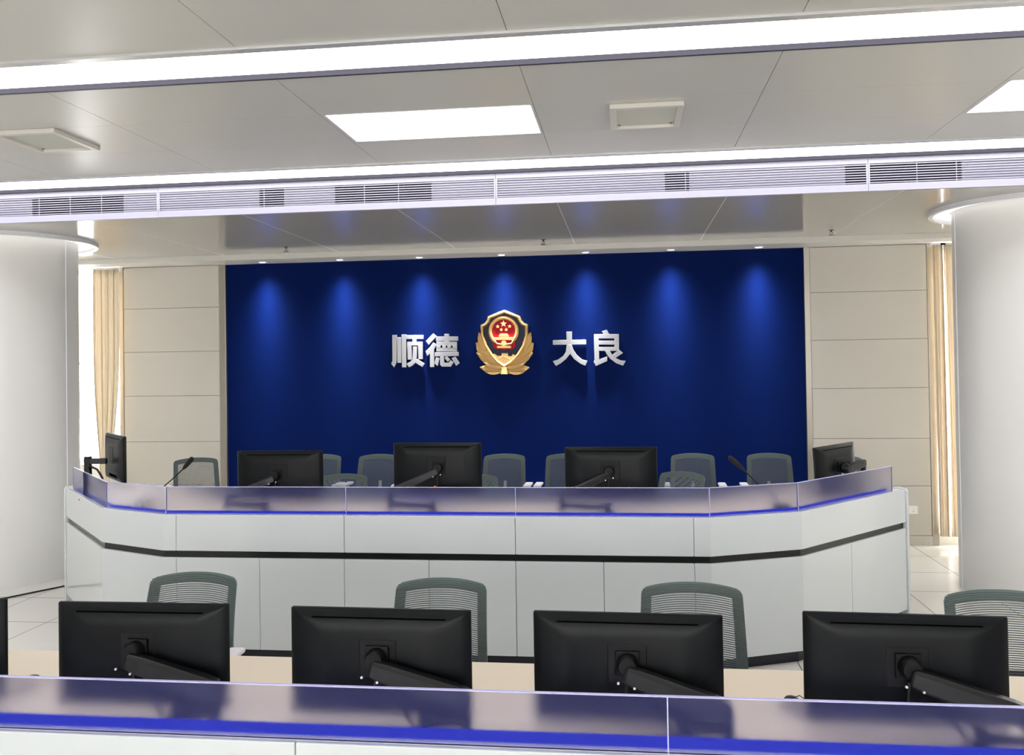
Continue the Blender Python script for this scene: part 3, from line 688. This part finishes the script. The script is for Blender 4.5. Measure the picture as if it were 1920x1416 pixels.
# ------------------------------------------------------------------ chairs
def make_chair():
    t = empty('mesh_chair')
    def S(u, v, off=0):
        x = u * (.212 + .018 * (1 - v)); arch = .022 * (1 - abs(u) ** 2.2) * v
        z = .50 + .49 * v + arch; y = .20 + .10 * v + .02 * math.sin(math.pi * v) * -1 - .05 * u * u + off
        return Vector((x, y, z))
    # band frame behind the strands
    def border(off0, off1, a, b):
        m = MB(); N = 20; out, inn = [], []
        loop = [(lerp(-1, 1, i / N), 1) for i in range(N)] + [(1, lerp(1, 0, i / N)) for i in range(N)] + [(lerp(1, -1, i / N), 0) for i in range(N)] + [(-1, lerp(0, 1, i / N)) for i in range(N)]
        def rnd(u, v, k):
            # rounded corners
            w2, h2 = .22 - k, .25 - k; X, Z = u * w2, (v - .5) * 2 * h2; r = max(.004, .024 - k)
            ax, az = abs(X) - (w2 - r), abs(Z) - (h2 - r)
            if ax > 0 and az > 0:
                L_ = math.hypot(ax, az); ax, az = ax / L_ * r, az / L_ * r
                X = math.copysign(w2 - r + ax, X); Z = math.copysign(h2 - r + az, Z)
            return X / .22, Z / .5 + .5
        secs = []
        for u, v in loop:
            ua, va = rnd(u, v, a); ub, vb = rnd(u, v, b)
            secs.append([S(ua, va, off0), S(ub, vb, off0), S(ub, vb, off1), S(ua, va, off1)])
        secs.append(secs[0])
        return m.loft(secs, cap=False)
    border(.006, .016, .0, .045).build('back_frame', 'frame_green', t, smooth=True)
    m = MB(); n_ = 52; h = .0027
    for j in range(n_):
        v = (j + .5) / n_; N = 12; e = 1.0
        dz = min(v, 1 - v) * .5
        if dz < .022: e = 1 - (.022 - math.sqrt(max(0, .022 ** 2 - (.022 - dz) ** 2))) / .22
        secs = []
        for i in range(N + 1):
            u = lerp(-e, e, i / N); p_ = S(u, v); secs.append([p_ + Vector((0, -.001, -h)), p_ + Vector((0, -.001, h)), p_ + Vector((0, .001, h)), p_ + Vector((0, .001, -h))])
        m.loft(secs)
    m.build('back_mesh', 'mesh_strand', t)
    m = MB(); m.tube([(0, .05, .42), (0, .22, .40), (0, .29, .48), (0, .27, .62), (0, .29, .74)], [.03, .028, .024, .02, .014], 12).build('back_spine', 'chair_white', t, smooth=True)
    MB().box(-.14, .14, .225, .24, .60, .66).build('lumbar_support', 'seat', t, bevel=.007, seg=3)
    # seat
    m = MB(); rings = []
    for z, k in ((.425, .86), (.44, .97), (.47, 1.0), (.495, .97), (.505, .85)):
        rings.append([(.25 * k * math.copysign(abs(math.cos(a)) ** .45, math.cos(a)), -.03 + .245 * k * math.copysign(abs(math.sin(a)) ** .45, math.sin(a)), z) for a in [2 * math.pi * i / 32 for i in range(32)]])
    m.loft(rings).build('seat', 'seat', t, smooth=True)
    MB().box(-.11, .11, -.12, .12, .38, .428).build('seat_mechanism', 'caster', t, bevel=.01)
    for s2 in (-1, 1):
        a_ = MB().tube([(s2 * .16, .02, .41), (s2 * .255, .02, .42), (s2 * .268, .03, .50), (s2 * .268, .03, .685)], [.018, .018, .02, .022], 12).build('armrest', 'chair_white', t, smooth=True)
        MB().box(s2 * .268 - .038, s2 * .268 + .038, -.12, .13, .685, .71).build('arm_pad', 'chair_white', a_, bevel=.011, seg=3)
    MB().tube([(0, 0, .09), (0, 0, .24), (0, 0, .24), (0, 0, .39)], [.03, .03, .016, .016], 16).build('gas_lift', 'caster', t, smooth=True)
    for k in range(5):
        a = 2 * math.pi * k / 5 + .3; c_, s3 = math.cos(a), math.sin(a)
        l_ = MB().tube([(.02 * c_, .02 * s3, .115), (.17 * c_, .17 * s3, .10), (.30 * c_, .30 * s3, .075)], [.026, .022, .015], 10).build('base_leg', 'chair_white', t, smooth=True)
        px_, py_ = .30 * c_, .30 * s3
        MB().tube([(px_ - s3 * .022, py_ + c_ * .022, .03), (px_ + s3 * .022, py_ - c_ * .022, .03)], .0295, 16).build('caster', 'caster', l_, smooth=True)
    return t
PROTO_C = make_chair(); firstc = [True]
def chair(xb, yb, ztop, rz, lab, group, sx_=1.0, armz=0):
    # xb,yb: centre of the back at its top; chair faces -Y when rz = 0
    o = PROTO_C if firstc[0] else copy_tree(PROTO_C); firstc[0] = False
    s3 = ztop / 1.018; r = .30 * s3
    o.location = (xb + math.sin(rz) * r, yb - math.cos(rz) * r, 0); o.rotation_euler = (0, 0, rz); o.scale = (sx_, 1, s3)
    tag(o, lab, 'chair', group)
    for k in kids(o):
        if k.name.startswith('armrest'): k.location.z = armz
    return o
G1, G2, G3 = 'mesh chairs along the blue wall', 'mesh chairs drawn up behind the angled desk', 'mesh chairs behind the foreground desk'
chair(-4.352, 8.7, 1.053, math.radians(32), 'grey mesh chair turned sideways in front of the left panelled bay', G1)
W7 = [(-3.178, 'grey mesh chair by the blue wall, mostly hidden by the leftmost rear monitor'), (-2.56, 'grey mesh chair by the blue wall, just left of the middle rear monitor'),
      (-1.242, 'grey mesh chair by the blue wall, just right of the middle rear monitor'), (-.60, 'grey mesh chair by the blue wall, half hidden by the monitor right of the badge'),
      (.651, 'grey mesh chair by the blue wall, behind the tilted slatted chair'), (1.39, 'grey mesh chair by the blue wall, beside the right microphone')]
for x, lab in W7: chair(x, 9.2, 1.033, random.uniform(-.03, .03), lab, G1, 1.0, .04)
chair(1.932, 8.7, 1.065, -.05, 'grey mesh chair behind the outward turned monitor at the right', G1)
chair(-2.46, 7.7, 1.012, .0, 'mesh chair with pale slats peeking out right of the leftmost rear monitor', G2)
chair(-1.31, 7.7, 1.008, .0, 'mesh chair with pale slats peeking out right of the middle rear monitor', G2)
c_ = chair(.485, 7.7, 1.03, math.radians(-36), 'tilted mesh chair with pale slats right of the rear monitors', G2)
chair(-2.06, 4.12, .975, .03, 'mesh chair behind the leftmost whole foreground monitor, white armrest showing', G3, 1.0, -.012)
chair(-.865, 4.15, .955, .0, 'mesh chair behind the foreground monitor left of centre', G3, 1.0, -.07)
chair(.276, 4.12, .96, -.04, 'mesh chair behind the foreground monitor right of centre', G3, 1.04, -.07)
chair(1.59, 4.15, .938, -.02, 'mesh chair cut off by the right edge of the view', G3, 1.1, -.07)

# ------------------------------------------------------------------ microphones
for pts, lab in (([(-3.44, 6.30, 1.05), (-3.34, 6.30, 1.13), (-3.243, 6.30, 1.215), (-3.168, 6.30, 1.297)], 'black gooseneck microphone leaning right at the left of the angled desk'),
                 ([(.915, 6.30, 1.07), (.86, 6.30, 1.13), (.785, 6.30, 1.207), (.689, 6.30, 1.296)], 'black gooseneck microphone leaning left at the right of the angled desk')):
    sg = 1 if pts[-1][0] > pts[0][0] else -1
    bx = pts[0][0] - sg * .12; t = empty('microphone', (bx, 6.30, .93)); tag(t, lab, 'microphone', 'gooseneck microphones')
    MB().box(-.06, .06, -.06, .07, 0, .035).build('base', 'plastic_black', t, bevel=.01, seg=3)
    Lp = [(p_[0] - bx, 0, p_[2] - .93) for p_ in pts]
    MB().tube([(0, 0, .03), (.03 * sg, 0, .07)] + Lp[:3], .0045, 8).build('gooseneck', 'plastic_black', t, smooth=True)
    a, b = Vector(Lp[2]), Vector(Lp[3]); MB().tube([a - (b - a) * .05, a, a + (b - a) * .2, a + (b - a) * .7, a + (b - a) * .93, b], [.006, .010, .015, .018, .016, .004], 14).build('foam_head', 'foam', t, smooth=True)

# mice on the foreground desk
def mouse(x, y, lab, cord=False):
    t = empty('computer_mouse', (x, y, .73)); tag(t, lab, 'computer mouse', 'mice on the foreground desk')
    m = MB(); rings = []
    for z, k in ((0, .93), (.008, 1), (.02, .93), (.03, .74), (.036, .45), (.038, .1)):
        rings.append([(.034 * k * math.cos(a), .055 * k * math.sin(a), z) for a in [2 * math.pi * i / 24 for i in range(24)]])
    m.loft(rings).build('shell', 'mouse', t, smooth=True)
    MB().tube([(-.003, -.03, .031), (.003, -.03, .031)], .009, 12).build('scroll_wheel', 'slot', t)
    if cord: MB().tube([(0, -.05, .012), (-.02, -.075, .03), (-.015, -.07, .058), (.015, -.06, .066), (.04, -.05, .045), (.045, -.05, .015), (.05, -.09, .004)], .0016, 6).build('cord', 'cable', t, smooth=True)
mouse(-2.31, 3.25, 'black computer mouse on the beige desktop near the left edge')
mouse(.560, 3.27, 'black computer mouse with a looped cord between the two right foreground monitors', True)

# wall socket and floor cable
t = empty('wall_socket', (2.946, YW - .033, .325)); tag(t, 'white wall socket low on the right panelled bay', 'socket')
MB().box(-.043, .043, -.010, 0, 0, .086).build('face_plate', 'outlet', t, bevel=.003)
m = MB(); m.box(-.012, -.006, -.0112, -.0098, .058, .061); m.box(.006, .012, -.0112, -.0098, .058, .061); m.box(-.002, .002, -.0112, -.0098, .030, .040); m.box(-.014, -.008, -.0112, -.0098, .022, .026); m.box(.008, .014, -.0112, -.0098, .022, .026)
m.build('socket_holes', 'slot', t)
o = MB().tube([(-5.75, 6.75, .008), (-5.30, 7.159, .008), (-5.197, 7.345, .008), (-5.052, 7.581, .008), (-4.9, 7.9, .008), (-4.85, 8.4, .008)], .007, 8).build('floor_cable', 'cable', smooth=True)
tag(o, 'black cable lying on the floor beside the left column', 'cable')
